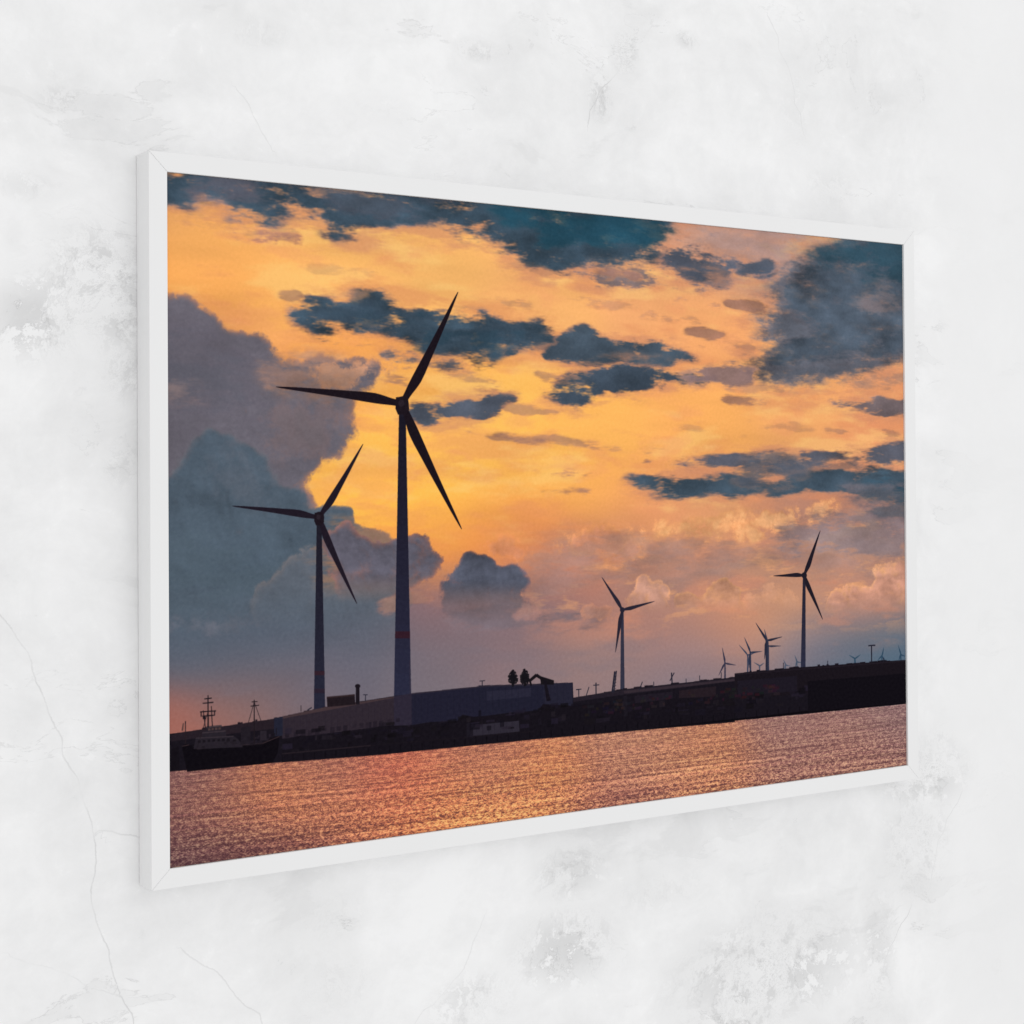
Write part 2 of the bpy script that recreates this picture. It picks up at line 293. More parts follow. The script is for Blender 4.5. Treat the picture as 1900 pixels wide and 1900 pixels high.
# ---- crisp silhouettes (4x supersampled polygons in print space)
KD = [1.0]
def poly(pts, c, alpha=1.0):
    p = to_tex(pts)
    c = np.array(c, np.float32)*KD[0]
    x0, y0 = np.floor(p.min(0)).astype(int)-1; x1, y1 = np.ceil(p.max(0)).astype(int)+2
    x0 = max(x0, 0); y0 = max(y0, 0); x1 = min(x1, FW); y1 = min(y1, FH)
    if x1 <= x0 or y1 <= y0: return
    S = 4
    gx, gy = np.meshgrid(x0+(np.arange((x1-x0)*S)+.5)/S, y0+(np.arange((y1-y0)*S)+.5)/S)
    ins = np.zeros(gx.shape, bool)
    for k in range(len(p)):
        ax, ay = p[k]; bx, by = p[(k+1) % len(p)]
        if ay == by: continue
        ins ^= ((ay > gy) != (by > gy)) & (gx < (bx-ax)*(gy-ay)/(by-ay)+ax)
    cov = ins.reshape(y1-y0, S, x1-x0, S).mean((1, 3))*alpha
    img[y0:y1, x0:x1] = img[y0:y1, x0:x1]*(1-cov[..., None]) + c*cov[..., None]
def line(pa, pb, wa, wb, c, alpha=1.0):
    pa = np.array(pa, float); pb = np.array(pb, float); dv = pb-pa; n = np.array([-dv[1], dv[0]])/max(np.hypot(*dv), 1e-6)
    poly([pa+n*wa/2, pb+n*wb/2, pb-n*wb/2, pa-n*wa/2], c, alpha)
def disc(cx, cy, rx, ry, c, alpha=1.0, n=20):
    poly([(cx+rx*math.cos(2*math.pi*k/n), cy+ry*math.sin(2*math.pi*k/n)) for k in range(n)], c, alpha)
PS = np.array([0, .05, .1, .16, .22, .3, .4, .55, .7, .85, .95, 1]); PF = np.array([.27,.27,.29,.33,.34,.33,.30,.25,.2,.14,.09,.03]); PB = np.array([.27,.27,.33,.46,.54,.52,.43,.33,.23,.14,.07,.02])
def blade(h, tip, c, chord, side=1, bend=0.0):
    h = np.array(h, float); t = np.array(tip, float); dv = t-h; L = np.hypot(*dv); e = dv/L; n = np.array([-e[1], e[0]])*side
    A = []; B = []
    for s_ in np.linspace(0, 1, 28):
        f_ = np.interp(s_, PS, PF); b2 = np.interp(s_, PS, PB)
        o = h + e*L*s_ + n*(bend*L*4*s_*(1-s_))
        A.append(o-n*chord*f_); B.append(o+n*chord*b2)
    poly(A+B[::-1], c)
def turbine(hub, tips, base_y, bx, w0, c, chord, hubr, side=1, bend=0.0, bands=(), tc=None, tc2=None):
    tc = np.array(tc or c, float); tc2 = np.array(tc2, float) if tc2 else tc
    cx, cy = hub; K = 12; L0, R0 = cx-w0/2, cx+w0/2
    for k in range(K):
        f0, f1 = k/K, (k+1)/K+.004; y0 = cy+(base_y-cy)*f0; y1 = cy+(base_y-cy)*f1
        poly([(L0+(bx[0]-L0)*f0, y0), (R0+(bx[1]-R0)*f0, y0), (R0+(bx[1]-R0)*f1, y1), (L0+(bx[0]-L0)*f1, y1)], tc+(tc2-tc)*f0)
    for (b0, b1, bc) in bands:
        f0 = (b0-cy)/(base_y-cy); f1 = (b1-cy)/(base_y-cy)
        poly([(L0+(bx[0]-L0)*f0, b0), (R0+(bx[1]-R0)*f0, b0), (R0+(bx[1]-R0)*f1, b1), (L0+(bx[0]-L0)*f1, b1)], bc)
    for t in tips: blade(hub, t, c, chord, side, bend)
    if hubr > 1: disc(cx, cy, hubr, hubr*1.15, c)
rng2 = np.random.default_rng(3)
for hub, tips, by, c in [((1587,1220),((1576,1213),(1598,1212),(1589,1232)),1234,(46,72,92)),((1637,1215),((1641,1198),(1629,1223),(1645,1225)),1230,(46,70,90)),
        ((1672,1212),((1667,1194),(1682,1216),(1668,1224)),1227,(46,70,90)),((1411,1234),((1400,1227),(1420,1228),(1412,1246)),1252,(72,78,96)),
        ((1347,1229),((1342,1200),(1368,1233),(1335,1252)),1258,(54,52,70)),((1389,1214),((1373,1195),(1392,1238),(1404,1209)),1250,(54,62,84)),
        ((1394,1209),((1383,1181),(1416,1207),(1391,1238)),1250,(44,50,70)),((1424,1187),((1404,1154),(1453,1180),(1420,1222)),1246,(38,40,56)),
        ((1427,1197),((1420,1166),(1451,1197),(1424,1226)),1246,(46,50,68)),((1480,1226),((1476,1214),(1490,1228),(1477,1236)),1240,(70,82,100)),
        ((1459,1232),((1455,1222),(1468,1234),(1456,1240)),1243,(80,88,106))]:
    L = math.hypot(tips[0][0]-hub[0], tips[0][1]-hub[1])
    turbine(hub, tips, by, (hub[0]-max(1.2, L*.055), hub[0]+max(1.2, L*.055)), max(2.0, L*.08), c, max(2.8, L*.13), max(1.7, L*.06))
turbine((1157,1131), ((1119,1070),(1217,1115),(1144,1210)), 1284, (1153,1161), 5, (40,37,50), 8, 4.5, tc=(50,50,66))
turbine((1494,1066), ((1524,983),(1437,1067),(1528,1148)), 1240, (1487,1496), 5, (32,28,38), 9, 5, tc=(38,35,48), tc2=(44,46,66))
turbine((594,961), ((676,824),(432,940),(664,1121)), 1318, (584,605), 9, (32,26,36), 15, 9.5, bend=0.008, bands=((1246,1254,(50,32,42)),(1279,1287,(42,33,46))), tc=(32,30,40), tc2=(38,39,56))
turbine((749,749), ((853,541),(514,718),(859,982)), 1296, (733,765), 12, (28,21,28), 21.5, 12, bend=0.008, bands=((1172,1185,(50,28,39)),), tc=(28,25,36), tc2=(42,43,64))
for hx, hy, s in ((749,749,.92),(594,961,.66)):
    poly([(hx-13*s,hy-13*s),(hx+11*s,hy-15*s),(hx+14*s,hy+12*s),(hx+6*s,hy+22*s),(hx-9*s,hy+22*s),(hx-14*s,hy+10*s)], (30,23,30))
    disc(hx-2*s, hy-1*s, 6*s, 7*s, (42,34,42))
line((762,1225),(763,1290),1.4,1.4,(50,45,60))

# ---- land, warehouses, quay
shore = list(zip(shore_x, shore_y))
KD[0] = .62
poly([(200,1378),(315,1364),(345,1360),(420,1349),(525,1333),(610,1312),(735,1292),(905,1272),(1065,1266),(1066,1294),(1160,1278),(1365,1255),(1365,1248),(1490,1236),(1680,1222),(1800,1212)]+shore[::-1], (40,34,46))
for k in range(46):
    x = rng2.uniform(1072, 1660); y = np.interp(x, [1066,1160,1365,1366,1490,1680], [1294,1279,1256,1249,1237,1223]); hgt = rng2.uniform(1, 4); wd = rng2.uniform(3, 18)
    poly([(x,y+2),(x,y-hgt),(x+wd,y-hgt-wd*.09),(x+wd,y+2)], (42,35,48), .95)
for k in range(16):
    x = rng2.uniform(330, 600); y = np.interp(x, [315,345,420,525,610], [1364,1360,1349,1333,1312]); hgt = rng2.uniform(1, 4); wd = rng2.uniform(3, 10)
    poly([(x,y+2),(x,y-hgt),(x+wd,y-hgt-wd*.12),(x+wd,y+2)], (52,42,52), .95)
poly([(318,1366),(345,1360),(525,1333),(525,1352),(440,1362),(318,1378)], (62,49,60))
poly([(525,1331),(610,1312),(735,1293),(735,1345),(640,1358),(525,1372)], (76,63,77))
poly([(525,1331),(610,1312),(735,1293),(735,1295),(525,1335)], (108,84,90))
poly([(510,1334),(526,1331),(526,1366),(510,1368)], (54,56,80))
poly([(733,1293),(766,1287),(766,1346),(733,1350)], (72,63,86))
poly([(766,1287),(905,1272),(905,1332),(766,1348)], (52,50,76))
poly([(890,1272),(1065,1267),(1065,1316),(890,1332)], (51,50,75))
poly([(905,1283),(988,1276),(988,1292),(905,1300)], (64,62,88))
poly([(766,1287),(905,1272),(1065,1267),(1065,1269),(905,1274),(766,1289)], (76,66,84))
poly([(1010,1268),(1064,1266),(1064,1312),(1010,1314)], (58,56,80))
poly([(1066,1294),(1160,1279),(1365,1256),(1365,1262),(1160,1288),(1066,1302)], (60,50,64))
poly([(1160,1281),(1365,1258),(1365,1262),(1160,1286)], (84,68,80))
poly([(1180,1290),(1250,1282),(1250,1300),(1180,1306)], (52,44,58)); poly([(1262,1280),(1330,1272),(1330,1290),(1262,1296)], (60,46,56))
poly([(1365,1249),(1490,1237),(1680,1223),(1760,1217),(1760,1262),(1680,1270),(1365,1296)], (42,34,44))
poly([(1365,1249),(1800,1213),(1800,1215),(1365,1251)], (54,44,56))
poly([(1370,1262),(1480,1252),(1480,1280),(1370,1290)], (48,41,56))
for k in range(16):
    x = 532+k*13.5+rng2.uniform(-2, 2); y = np.interp(x, [525,735], [1345,1316]); hh = rng2.uniform(5, 14)
    poly([(x,y+18),(x+8,y+17),(x+8,y+17+hh),(x,y+18+hh)], (50,41,55), rng2.uniform(.3,.8))
for k in range(18):
    x = 536+k*11.5; y = np.interp(x, [525,735], [1336,1301]); line((x,y),(x,y+40),1,1,(56,46,64),.4)
for k in range(24):
    x = 772+k*12; y = np.interp(x, [766,905,1065], [1291,1276,1270]); line((x,y),(x,y+45),1,1,(40,38,58),.4)
poly([(525,1374),(560,1366),(600,1368),(640,1358),(690,1356),(705,1348),(766,1346),(800,1340),(850,1338),(860,1326),(880,1330),(905,1328),(950,1322),(1000,1318),(1010,1306),(1066,1309),(1120,1302),(1180,1304),(1260,1294),(1365,1290),(1365,1338),(1000,1371),(700,1402),(525,1416)], (37,31,42))
poly([(875,1346),(965,1337),(966,1357),(876,1366)], (74,67,84))
for k in range(1, 8): line((875+k*11,1345-k*1.1),(876+k*11,1367-k*1.1),1,1,(56,50,66),.6)
poly([(868,1342),(880,1341),(880,1368),(868,1369)], (46,40,54))
for k in range(200):
    x = rng2.uniform(330, 1640); ys = np.interp(x, shore_x, shore_y); hgt = rng2.uniform(2, 12); wd = rng2.uniform(3, 20); o = rng2.uniform(16, 54)*(1 if x < 1100 else .85)
    b = rng2.uniform(.65, 1.6); c = (39*b, 33*b, 44*b*rng2.uniform(.9, 1.15)); sl = -0.1*wd
    poly([(x,ys-o-hgt),(x+wd,ys-o-hgt+sl),(x+wd,ys-o+sl),(x,ys-o)], c, .65)
for k in range(90):
    x = rng2.uniform(1080, 1440); y = np.interp(x, [1066,1365,1420], [1304,1272,1268])+rng2.uniform(0, 24); wd = rng2.uniform(3, 12)
    poly([(x,y),(x+wd,y-wd*.08),(x+wd,y+5-wd*.08),(x,y+5)], (rng2.uniform(36,88), rng2.uniform(32,60), rng2.uniform(40,68)), .55)
for k in range(60):
    x = 525+k*20; ys = np.interp(x, shore_x, shore_y); line((x,ys-14),(x,ys-2),1.5,1.5,(20,16,24),.7)
line((525,1400),(690,1384),2,2,(64,52,60)); line((690,1384),(1000,1356),1.2,1.2,(46,37,46),.7)
poly([(1190,1352),(1680,1296),(1800,1284),(1800,1291),(1690,1302),(1400,1332),(1200,1351)], (22,18,26))
poly([(1500,1262),(1760,1240),(1760,1294),(1500,1318)], (30,25,35))
poly([(608,1296),(660,1290),(661,1308),(609,1313)], (52,40,48)); poly([(608,1294),(660,1289),(660,1292),(608,1297)], (76,56,60))
poly([(662,1273),(669,1273),(669,1308),(662,1308)], (44,36,46)); disc(665.5,1274,5,4,(44,36,46))
line((560,1322),(560,1310),1,1,(60,50,60))
for tx_, ty_, rx, ry in ((954,1257,8,12),(976,1256,8,13)):
    disc(tx_, ty_+1, rx*.7, ry*.75, (36,32,40), 1, 14)
    for k in range(130):
        a = rng2.uniform(0, 6.28); r = math.sqrt(rng2.uniform(.3, 1.25)); yy = ty_+ry*r*math.sin(a); sh = .6+.4*min(1, (yy-(ty_-ry))/(ry))
        disc(tx_+rx*sh*r*math.cos(a), yy, rng2.uniform(.8, 2.1), rng2.uniform(.8, 2.1), (36,32,40), .9, 7)
    line((tx_, ty_+8), (tx_, ty_+17), 3.5, 3.5, (36,32,40))
line((984,1264),(998,1252),5,6,(38,32,40)); line((997,1252),(1012,1262),6,5,(38,32,40)); poly([(1004,1254),(1030,1262),(1030,1270),(1006,1270)], (38,32,40))
line((1013,1262),(1020,1300),4,8,(38,32,44)); line((985,1262),(988,1272),4,3,(38,32,40))
for (xa, ya, xb, yb, w) in [(1138,1284,1143,1245,3),(1141,1284,1146,1244,2),(1108,1287,1108,1266,2),(1103,1271,1114,1270,1.6),(1249,1267,1248,1247,2.2),(1245,1262,1253,1247,1.6),
        (897,1272,897,1264,1.4),(1076,1292,1076,1278,1.6),(1071,1279,1081,1278,1.8),(1618,1226,1618,1196,2),(1612,1196,1625,1195,2.4),(680,1302,680,1290,1.5),(676,1290,684,1290,1.4),
        (580,1314,572,1319,2),(1340,1258,1340,1246,1.2),(1455,1240,1455,1228,1.2),(1300,1262,1300,1252,1.2),(1640,1226,1640,1218,1.2),(1537,1233,1537,1224,1.2),(892,1264,902,1263,1.5),
        (1215,1276,1215,1264,1.4),(1188,1280,1194,1264,1.5),(1090,1290,1095,1274,1.4),(1275,1268,1275,1258,1.2)]:
    line((xa, ya), (xb, yb), w, w, (56,56,76))
for k in range(6): line((1138+k*.8,1280-k*6),(1145+k*.3,1277-k*6),1,1,(56,56,76))
line((1162,1290),(1163,1328),7,7,(54,48,62),.5)
# ---- ship moored at the quay: raised bow, deck line, wheelhouse, masts
poly([(318,1392),(332,1388),(334,1430),(318,1432)], (34,28,38))
poly([(338,1386),(346,1382),(352,1384),(366,1391),(440,1387),(488,1380),(502,1372),(520,1367),(517,1398),(507,1417),(348,1434),(343,1412)], (26,21,30))
line((338,1387),(352,1384),1.4,1.4,(96,74,78)); line((366,1392),(488,1381),1.3,1.3,(80,64,72)); line((488,1381),(520,1368),1.4,1.4,(96,74,78))
poly([(360,1392),(364,1371),(376,1369),(376,1360),(383,1359),(384,1350),(412,1347),(413,1357),(420,1356),(421,1368),(434,1367),(444,1374),(452,1388)], (62,54,66))
poly([(384,1350),(412,1347),(412,1349.5),(384,1352.5)], (126,104,108)); poly([(376,1361),(420,1357),(420,1359),(376,1363)], (100,84,94)); poly([(364,1371),(434,1367),(434,1368.6),(364,1372.6)], (94,80,90))
for k in range(4): poly([(387+k*6.4,1353.5-k*.6),(391.5+k*6.4,1353-k*.6),(391.5+k*6.4,1357-k*.6),(387+k*6.4,1357.5-k*.6)], (150,112,104), .7)
for k in range(7): poly([(368+k*9,1376-k*.7),(373+k*9,1375.6-k*.7),(373+k*9,1380-k*.7),(368+k*9,1380.4-k*.7)], (34,28,38), .8)
for k in range(26):
    x = rng2.uniform(364, 500); y = np.interp(x, [364,440,500], [1388,1384,1374])-rng2.uniform(0, 12); wd = rng2.uniform(2, 9); b = rng2.uniform(.7, 1.6)
    poly([(x,y),(x+wd,y-.6),(x+wd,y+rng2.uniform(2,6)),(x,y+4)], (48*b,40*b,50*b), .7)
poly([(448,1352),(466,1349),(466,1382),(448,1384)], (54,46,58)); poly([(484,1358),(496,1357),(496,1374),(484,1376)], (66,57,70))
line((387,1352),(387,1292),2.8,1.8,(44,36,46)); line((382,1352),(378,1320),1.6,1.3,(44,36,46)); line((395,1350),(393,1312),1.6,1.3,(44,36,46))
for (y, w) in ((1298,14),(1306,20),(1322,30),(1330,22)): line((387-w/2,y+1),(387+w/2,y-1),2,2,(44,36,46))
line((374,1322),(374,1332),1.8,1.8,(44,36,46)); line((399,1320),(399,1330),1.8,1.8,(44,36,46)); disc(380,1334,3,3,(44,36,46))
line((473,1382),(473,1300),2.2,1.5,(50,40,48)); line((466,1312),(482,1310),1.6,1.6,(50,40,48)); line((468,1304),(479,1303),1.4,1.4,(50,40,48)); line((473,1304),(460,1350),.9,.9,(50,40,48)); line((473,1304),(488,1346),.9,.9,(50,40,48))
line((345,1382),(345,1340),1.5,1.5,(64,48,54)); line((339,1358),(341,1344),3,2,(130,96,92)); line((366,1392),(387,1322),.8,.8,(50,40,48)); line((514,1366),(514,1352),1.4,1.4,(44,36,46))
KD[0] = 1.0

img += (nz(1, 'hi', 5)*0.9)[..., None]
art = np.clip(img[P:P+H, P:P+W], 0, 255)/255.0
buf = np.ones((H, W, 4), np.float32); buf[..., :3] = art[::-1]
pic = bpy.data.images.new("sunset_artwork", W, H, alpha=False)
pic.pixels.foreach_set(buf.ravel()); pic.update(); pic.pack()

# ------------------------------------------------------------------ material helpers
def new_mat(name, diffuse=False):
    m = bpy.data.materials.new(name); m.use_nodes = True
    nt = m.node_tree
    if diffuse:
        nt.nodes.remove(nt.nodes["Principled BSDF"]); b = nt.nodes.new('ShaderNodeBsdfDiffuse')
        nt.links.new(b.outputs[0], nt.nodes["Material Output"].inputs[0]); return m, nt, b
    return m, nt, nt.nodes["Principled BSDF"]
def N(nt, t, **kw):
    n = nt.nodes.new(t)
    for k, v in kw.items(): setattr(n, k, v)
    return n
def setin(nt, sock, v):
    if isinstance(v, bpy.types.NodeSocket): nt.links.new(v, sock)
    else: sock.default_value = v
def math_(nt, op, a, b=None, c=None, clamp=False):
    n = N(nt, 'ShaderNodeMath', operation=op); n.use_clamp = clamp
    setin(nt, n.inputs[0], a)
    if b is not None: setin(nt, n.inputs[1], b)
    if c is not None: setin(nt, n.inputs[2], c)
    return n.outputs[0]
def vmath(nt, op, a, b=None, scale=None):
    n = N(nt, 'ShaderNodeVectorMath', operation=op)
    setin(nt, n.inputs[0], a)
    if b is not None: setin(nt, n.inputs[1], b)
    if scale is not None: setin(nt, n.inputs['Scale'], scale)
    return n.outputs['Vector']
def ramp01(nt, x, lo, hi):
    flip = lo > hi
    n = N(nt, 'ShaderNodeMapRange', interpolation_type='SMOOTHSTEP')
    setin(nt, n.inputs['Value'], x)
    n.inputs['From Min'].default_value = min(lo, hi); n.inputs['From Max'].default_value = max(lo, hi)
    n.inputs['To Min'].default_value = 1.0 if flip else 0.0; n.inputs['To Max'].default_value = 0.0 if flip else 1.0
    return n.outputs['Result']
def noise(nt, vec, scale, detail=6, rough=.55, color=False):
    n = N(nt, 'ShaderNodeTexNoise', noise_dimensions='3D'); setin(nt, n.inputs['Vector'], vec)
    n.inputs['Scale'].default_value = scale; n.inputs['Detail'].default_value = detail
    n.inputs['Roughness'].default_value = rough
    return n.outputs['Color'] if color else n.outputs['Fac']
def attr(nt, name):
    return N(nt, 'ShaderNodeAttribute', attribute_name=name).outputs['Fac']

# canvas print: matt ink with a fine woven relief
m_print, nt, bs = new_mat("printed_canvas", True)
ti = N(nt, 'ShaderNodeTexImage'); ti.image = pic; ti.interpolation = 'Linear'
tc = N(nt, 'ShaderNodeTexCoord')
nt.links.new(tc.outputs['UV'], ti.inputs['Vector'])
nt.links.new(ti.outputs['Color'], bs.inputs['Color'])
wv1 = N(nt, 'ShaderNodeTexWave', bands_direction='X'); wv1.inputs['Scale'].default_value = 330; wv1.inputs['Distortion'].default_value = .6
wv2 = N(nt, 'ShaderNodeTexWave', bands_direction='Z'); wv2.inputs['Scale'].default_value = 330; wv2.inputs['Distortion'].default_value = .6
nt.links.new(tc.outputs['Object'], wv1.inputs['Vector']); nt.links.new(tc.outputs['Object'], wv2.inputs['Vector'])
bp = N(nt, 'ShaderNodeBump'); bp.inputs['Strength'].default_value = .3; bp.inputs['Distance'].default_value = .0003
nt.links.new(math_(nt, 'MAXIMUM', wv1.outputs['Fac'], wv2.outputs['Fac']), bp.inputs['Height']); nt.links.new(bp.outputs['Normal'], bs.inputs['Normal'])

m_side, nt, bs = new_mat("raw_canvas_edge", True)
tc = N(nt, 'ShaderNodeTexCoord'); f = noise(nt, tc.outputs['Object'], 200, 2)
mx = N(nt, 'ShaderNodeMix', data_type='RGBA'); nt.links.new(f, mx.inputs[0]); mx.inputs[6].default_value = (.55,.53,.5,1); mx.inputs[7].default_value = (.7,.68,.65,1)
nt.links.new(mx.outputs[2], bs.inputs['Color'])

# frame paint
m_frame, nt, bs = new_mat("white_satin_paint")
tc = N(nt, 'ShaderNodeTexCoord'); f = noise(nt, tc.outputs['Object'], 6, 4)
mx = N(nt, 'ShaderNodeMix', data_type='RGBA'); nt.links.new(f, mx.inputs[0]); mx.inputs[6].default_value = (.795,.795,.797,1); mx.inputs[7].default_value = (.825,.825,.827,1)
nt.links.new(mx.outputs[2], bs.inputs['Base Color']); bs.inputs['Roughness'].default_value = .5; bs.inputs['Specular IOR Level'].default_value = .2

# wall plaster (node noise driven by hand-placed wear masks stored on the wall mesh)
m_wall, nt, bs = new_mat("polished_white_plaster", True)
tc = N(nt, 'ShaderNodeTexCoord'); pos = tc.outputs['Object']
warp = vmath(nt, 'SCALE', vmath(nt, 'SUBTRACT', noise(nt, pos, 7, 2, .6, color=True), (.5,.5,.5)), scale=.07)
pw = vmath(nt, 'ADD', pos, warp)
big = noise(nt, pos, 3.4, 2, .55)
mid = noise(nt, pw, 9, 9, .62)
fin = noise(nt, pw, 46, 7, .76)
mp = N(nt, 'ShaderNodeMapping'); mp.inputs['Rotation'].default_value = (0, math.radians(52), 0); mp.inputs['Scale'].default_value = (.36, 1, 1.2)
nt.links.new(pw, mp.inputs['Vector'])
trow = noise(nt, mp.outputs[0], 8, 9, .64)
pm = attr(nt, "wear"); det = attr(nt, "detail")
tone = math_(nt, 'ADD', math_(nt, 'MULTIPLY', math_(nt, 'SUBTRACT', big, .5), .15), math_(nt, 'MULTIPLY', math_(nt, 'SUBTRACT', mid, .5), .24))
tone = math_(nt, 'ADD', tone, math_(nt, 'MULTIPLY', math_(nt, 'SUBTRACT', fin, .5), .12))
tone = math_(nt, 'ADD', tone, math_(nt, 'MULTIPLY', math_(nt, 'SUBTRACT', trow, .5), .17))
step = math_(nt, 'MULTIPLY', ramp01(nt, trow, .42, .39), .035)
gate = ramp01(nt, big, .46, .58)
gate2 = ramp01(nt, big, .54, .44)
def contour(src, lev, wd, st_):
    return math_(nt, 'MULTIPLY', ramp01(nt, math_(nt, 'ABSOLUTE', math_(nt, 'SUBTRACT', src, lev)), wd, .0), st_)
hair = math_(nt, 'MULTIPLY', contour(trow, .40, .006, .16), gate)
hair2 = math_(nt, 'MULTIPLY', contour(trow, .61, .006, .14), gate2)
hair3 = math_(nt, 'MULTIPLY', contour(mid, .37, .006, .12), gate2)
hairs = math_(nt, 'MULTIPLY', math_(nt, 'MAXIMUM', hair, math_(nt, 'MAXIMUM', hair2, hair3)), ramp01(nt, fin, .38, .58))
fleck = math_(nt, 'MULTIPLY', ramp01(nt, fin, .62, .66), .02)
chip = math_(nt, 'MULTIPLY', ramp01(nt, math_(nt, 'ADD', fin, math_(nt, 'MULTIPLY', mid, .6)), .76, .86), pm)
chip2 = math_(nt, 'MULTIPLY', ramp01(nt, math_(nt, 'ABSOLUTE', math_(nt, 'SUBTRACT', fin, .48)), .022, .0), pm)
chip3 = math_(nt, 'MULTIPLY', contour(mid, .5, .012, 1.0), pm)
jit = math_(nt, 'MULTIPLY', math_(nt, 'SUBTRACT', fin, .5), .006)
sd = math_(nt, 'ABSOLUTE', math_(nt, 'ADD', attr(nt, "crack_side"), jit))
crk = math_(nt, 'MULTIPLY', ramp01(nt, sd, .0010, .0001), attr(nt, "crack_strength"))
crk = math_(nt, 'MULTIPLY', crk, ramp01(nt, mid, .35, .55))
marks = math_(nt, 'ADD', math_(nt, 'MULTIPLY', chip, .22), math_(nt, 'ADD', math_(nt, 'MULTIPLY', chip2, .16), math_(nt, 'MULTIPLY', chip3, .12)))
marks = math_(nt, 'ADD', marks, math_(nt, 'MULTIPLY', math_(nt, 'ADD', step, hairs), det))
marks = math_(nt, 'MAXIMUM', marks, crk)
val = math_(nt, 'ADD', .842, math_(nt, 'MULTIPLY', math_(nt, 'ADD', tone, fleck), det))
val = math_(nt, 'MULTIPLY', val, math_(nt, 'SUBTRACT', 1.0, marks))
val = math_(nt, 'MINIMUM', val, .89)
cmb = N(nt, 'ShaderNodeCombineColor')
nt.links.new(val, cmb.inputs[0]); nt.links.new(val, cmb.inputs[1]); nt.links.new(math_(nt, 'MULTIPLY', val, 1.004), cmb.inputs[2])
nt.links.new(cmb.outputs[0], bs.inputs['Color'])

# ------------------------------------------------------------------ geometry
def mesh_obj(name, verts, faces, mat, parent=None, loc=(0,0,0)):
    me = bpy.data.meshes.new(name); me.from_pydata(verts, [], faces); me.update()
    o = bpy.data.objects.new(name, me); col.objects.link(o)
    for m in (mat if isinstance(mat, (list, tuple)) else [mat]): me.materials.append(m)
    if parent: o.parent = parent
    o.location = loc
    return o

root = bpy.data.objects.new("framed_picture", None); col.objects.link(root)
root.location = (0, 0, ZC)
root["label"] = "white framed canvas print of wind turbines hung on plaster wall"
root["category"] = "picture"

ow, oh = OW/2, OH/2; iw, ih = ow-RW, oh-RW
def rail(o1, o2, i1, i2):
    v = [(x, 0, z) for (x, z) in (o1, o2, i2, i1)] + [(x, D, z) for (x, z) in (o1, o2, i2, i1)]
    f = [(0,1,2,3), (7,6,5,4), (0,4,5,1), (1,5,6,2), (2,6,7,3), (3,7,4,0)]
    ob = mesh_obj("frame_rail", v, f, m_frame, root)
    bm = bmesh.new(); bm.from_mesh(ob.data); bmesh.ops.recalc_face_normals(bm, faces=bm.faces); bm.to_mesh(ob.data); bm.free()
    bv = ob.modifiers.new("bevel", 'BEVEL'); bv.width = .0005; bv.segments = 2; bv.limit_method = 'ANGLE'; bv.angle_limit = math.radians(30)
    return ob
g = .00008
rail((-ow,oh),(ow,oh),(-iw,ih),(iw,ih))
rail((ow,oh-g),(ow,-oh+g),(iw,ih-g),(iw,-ih+g))
rail((ow,-oh),(-ow,-oh),(iw,-ih),(-iw,-ih))
rail((-ow,-oh+g),(-ow,oh-g),(-iw,-ih+g),(-iw,ih-g))

cw, ch = iw-.0002, ih-.0002; cb = D-.004
cv = [(-cw,REC,ch),(cw,REC,ch),(cw,REC,-ch),(-cw,REC,-ch),(-cw,cb,ch),(cw,cb,ch),(cw,cb,-ch),(-cw,cb,-ch)]
cf = [(3,2,1,0),(4,5,6,7),(0,1,5,4),(1,2,6,5),(2,3,7,6),(3,0,4,7)]
canvas = mesh_obj("canvas_print", cv, cf, [m_print, m_side], root)
uvl = canvas.data.uv_layers.new(name="UVMap")
uvm = {0:(0,1),1:(1,1),2:(1,0),3:(0,0)}
for p in canvas.data.polygons:
    p.material_index = 0 if p.index == 0 else 1
    for li in p.loop_indices:
        vi = canvas.data.loops[li].vertex_index
        uvl.data[li].uv = uvm.get(vi, uvm.get(vi-4, (0,0)))
canvas["label"] = "printed canvas showing dark wind turbines, orange clouds and rippled water"

# wall: one sheet, fine grid around the picture, coarse further out
gx = np.concatenate([np.linspace(-4, -.75, 14)[:-1], np.arange(-.75, 1.05, .004), np.linspace(1.05, 4, 14)[1:]])
gz = np.concatenate([np.linspace(-2.4, -.75, 8)[:-1], np.arange(-.75, .72, .004), np.linspace(.72, 2.4, 8)[1:]])
nx, nzz = len(gx), len(gz)
GX, GZ = np.meshgrid(gx, gz)
vx = np.stack([GX.ravel(), np.zeros(GX.size), GZ.ravel()], 1)
idx = np.arange(nx*nzz).reshape(nzz, nx)
fc = np.stack([idx[:-1,:-1], idx[:-1,1:], idx[1:,1:], idx[1:,:-1]], -1).reshape(-1, 4)
me = bpy.data.meshes.new("wall"); me.vertices.add(len(vx)); me.vertices.foreach_set("co", vx.ravel())
me.loops.add(fc.size); me.loops.foreach_set("vertex_index", fc.ravel().astype(np.int32))
me.polygons.add(len(fc)); me.polygons.foreach_set("loop_start", (np.arange(len(fc))*4).astype(np.int32))
me.update(); me.validate()
wall = bpy.data.objects.new("wall", me); col.objects.link(wall); wall.location = (0, D+.0004, ZC); me.materials.append(m_wall)
wall["kind"] = "structure"
wall["label"] = "white polished plaster wall with grey mottling and hairline cracks"
px_, pz_ = GX.ravel(), GZ.ravel()
wear = np.zeros(px_.size)
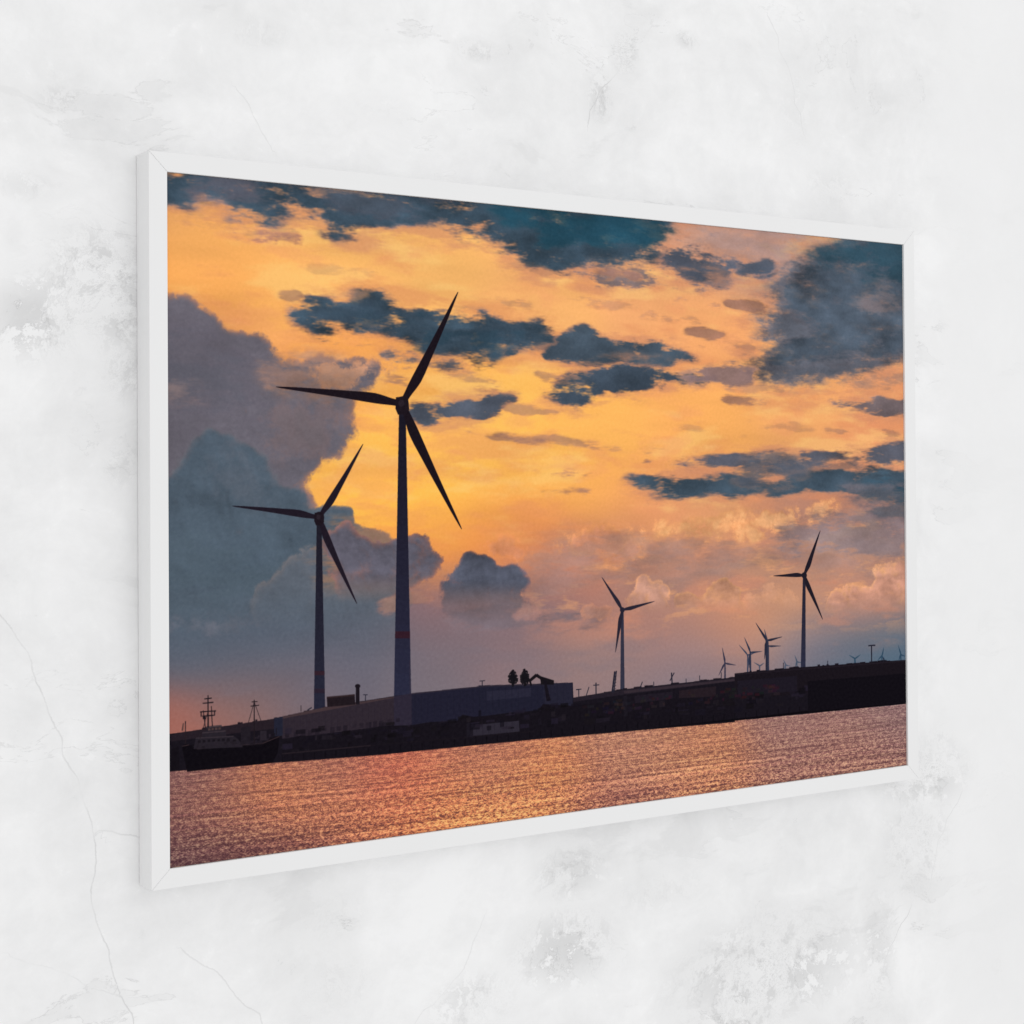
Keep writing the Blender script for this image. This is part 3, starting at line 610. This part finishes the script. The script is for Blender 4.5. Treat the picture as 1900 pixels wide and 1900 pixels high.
for (px, py, rx, ry, s) in [(60,590,80,65,1.0),(185,500,80,75,1.0),(215,570,60,75,.9),(235,690,40,50,.7),(120,560,90,60,.8),(110,180,40,20,.6),(55,345,60,25,.4),(225,860,30,40,.6),
   (1160,100,22,35,.9),(1115,180,22,40,.8),(1275,75,22,15,.7),(890,95,40,18,.5),(1050,1760,80,60,1.0),(1060,1620,60,45,.7),(1430,1800,140,85,1.0),(1360,1900,90,45,.9),
   (1715,1440,65,55,.9),(1700,1560,50,80,.7),(1630,1770,30,110,.6),(880,1860,70,50,.6),(620,1700,60,40,.3),(1540,350,40,40,.35),(1480,200,30,80,.25),(1740,1390,30,40,.5),
   (620,1830,70,50,.35),(1230,1650,80,40,.3),(480,60,60,30,.3),(700,200,60,30,.2)]:
    c = wall_pt(px, py); ex = abs(wall_pt(px+rx, py)[0]-c[0]); ez = abs(wall_pt(px, py+ry)[1]-c[1])
    q = np.hypot((px_-c[0])/ex, (pz_-c[1])/ez)
    wear = np.maximum(wear, smooth(1.7, .2, q)*s)
cracks = [([(-20,1120),(60,1240),(115,1370),(150,1470),(176,1560),(170,1680),(205,1790),(250,1910)], .20),
          ([(178,1540),(255,1552)], .14),([(20,1775),(80,1792),(140,1815),(220,1850)], .11),([(340,1765),(400,1800),(440,1850),(490,1910)], .13),
          ([(1162,80),(1150,130),(1120,160),(1105,190),(1092,228)], .24),([(1425,30),(1470,150),(1492,250)], .12),
          ([(440,165),(470,210),(505,275)], .11),([(110,185),(140,160)], .14),
          ([(1692,1680),(1650,1760),(1625,1860),(1600,1910)], .18),([(1785,1470),(1740,1560),(1722,1660)], .12),([(900,1700),(860,1800),(770,1900)], .10)]
best = np.full(px_.size, 9.0); side = np.full(px_.size, 1.0); stg = np.zeros(px_.size)
for pl, s in cracks:
    p3 = [wall_pt(*p) for p in pl]
    fr = [p3[0]]
    for A, B in zip(p3[:-1], p3[1:]):       # fractal jitter between traced points
        L = np.hypot(*(B-A)); k = max(2, int(L/.012)); nn = np.array([-(B-A)[1], (B-A)[0]])/L
        for t in range(1, k+1): fr.append(A+(B-A)*t/k+(nn*rng2.normal(0, .0018) if t < k else 0))
    for A, B in zip(fr[:-1], fr[1:]):
        ba = B-A; pax, paz = px_-A[0], pz_-A[1]
        h = np.clip((pax*ba[0]+paz*ba[1])/(ba@ba), 0, 1)
        dd_ = np.hypot(pax-ba[0]*h, paz-ba[1]*h)
        sg = (ba[0]*paz-ba[1]*pax)/np.hypot(*ba)
        u = dd_ < best
        best[u] = dd_[u]; side[u] = np.where(sg[u] >= 0, 1, -1)*dd_[u]; stg[u] = s
stg = stg*smooth(.011, .006, best)
xe = wall_pt(1715, 900)[0]
detail = 1-.75*smooth(xe-.02, xe+.07, px_)
for nm, arr in (("wear", wear), ("crack_side", side), ("crack_strength", stg), ("detail", detail)):
    at = me.attributes.new(nm, 'FLOAT', 'POINT'); at.data.foreach_set("value", arr.astype(np.float32))

# ------------------------------------------------------------------ light
w = bpy.data.worlds.new("World"); scene.world = w; w.use_nodes = True
bg = w.node_tree.nodes["Background"]; bg.inputs[0].default_value = (1.0, 1.0, 1.0, 1); bg.inputs[1].default_value = .90
l = bpy.data.lights.new("soft_studio_lamp", 'AREA'); l.shape = 'SQUARE'; l.size = 2.4; l.energy = 16
o = bpy.data.objects.new("soft_studio_lamp", l); col.objects.link(o); o.location = (.6, -3.4, 2.6)
o.rotation_euler = (Vector((0, 0, ZC))-Vector(o.location)).to_track_quat('-Z', 'Y').to_euler()

# ------------------------------------------------------------------ camera
cam = bpy.data.cameras.new("Camera"); co = bpy.data.objects.new("Camera", cam); col.objects.link(co)
cam.sensor_width = 36; cam.lens = FPX/1900*36; cam.shift_y = (CYP-950)/1900; cam.clip_end = 50
mw = Matrix.Identity(4)
for r_ in range(3):
    for c2 in range(3): mw[r_][c2] = cam_rot[r_, c2]
    mw[r_][3] = cam_pos[r_]
co.matrix_world = mw
scene.camera = co
scene.view_settings.view_transform = 'Standard'; scene.view_settings.look = 'None'; scene.view_settings.exposure = 0
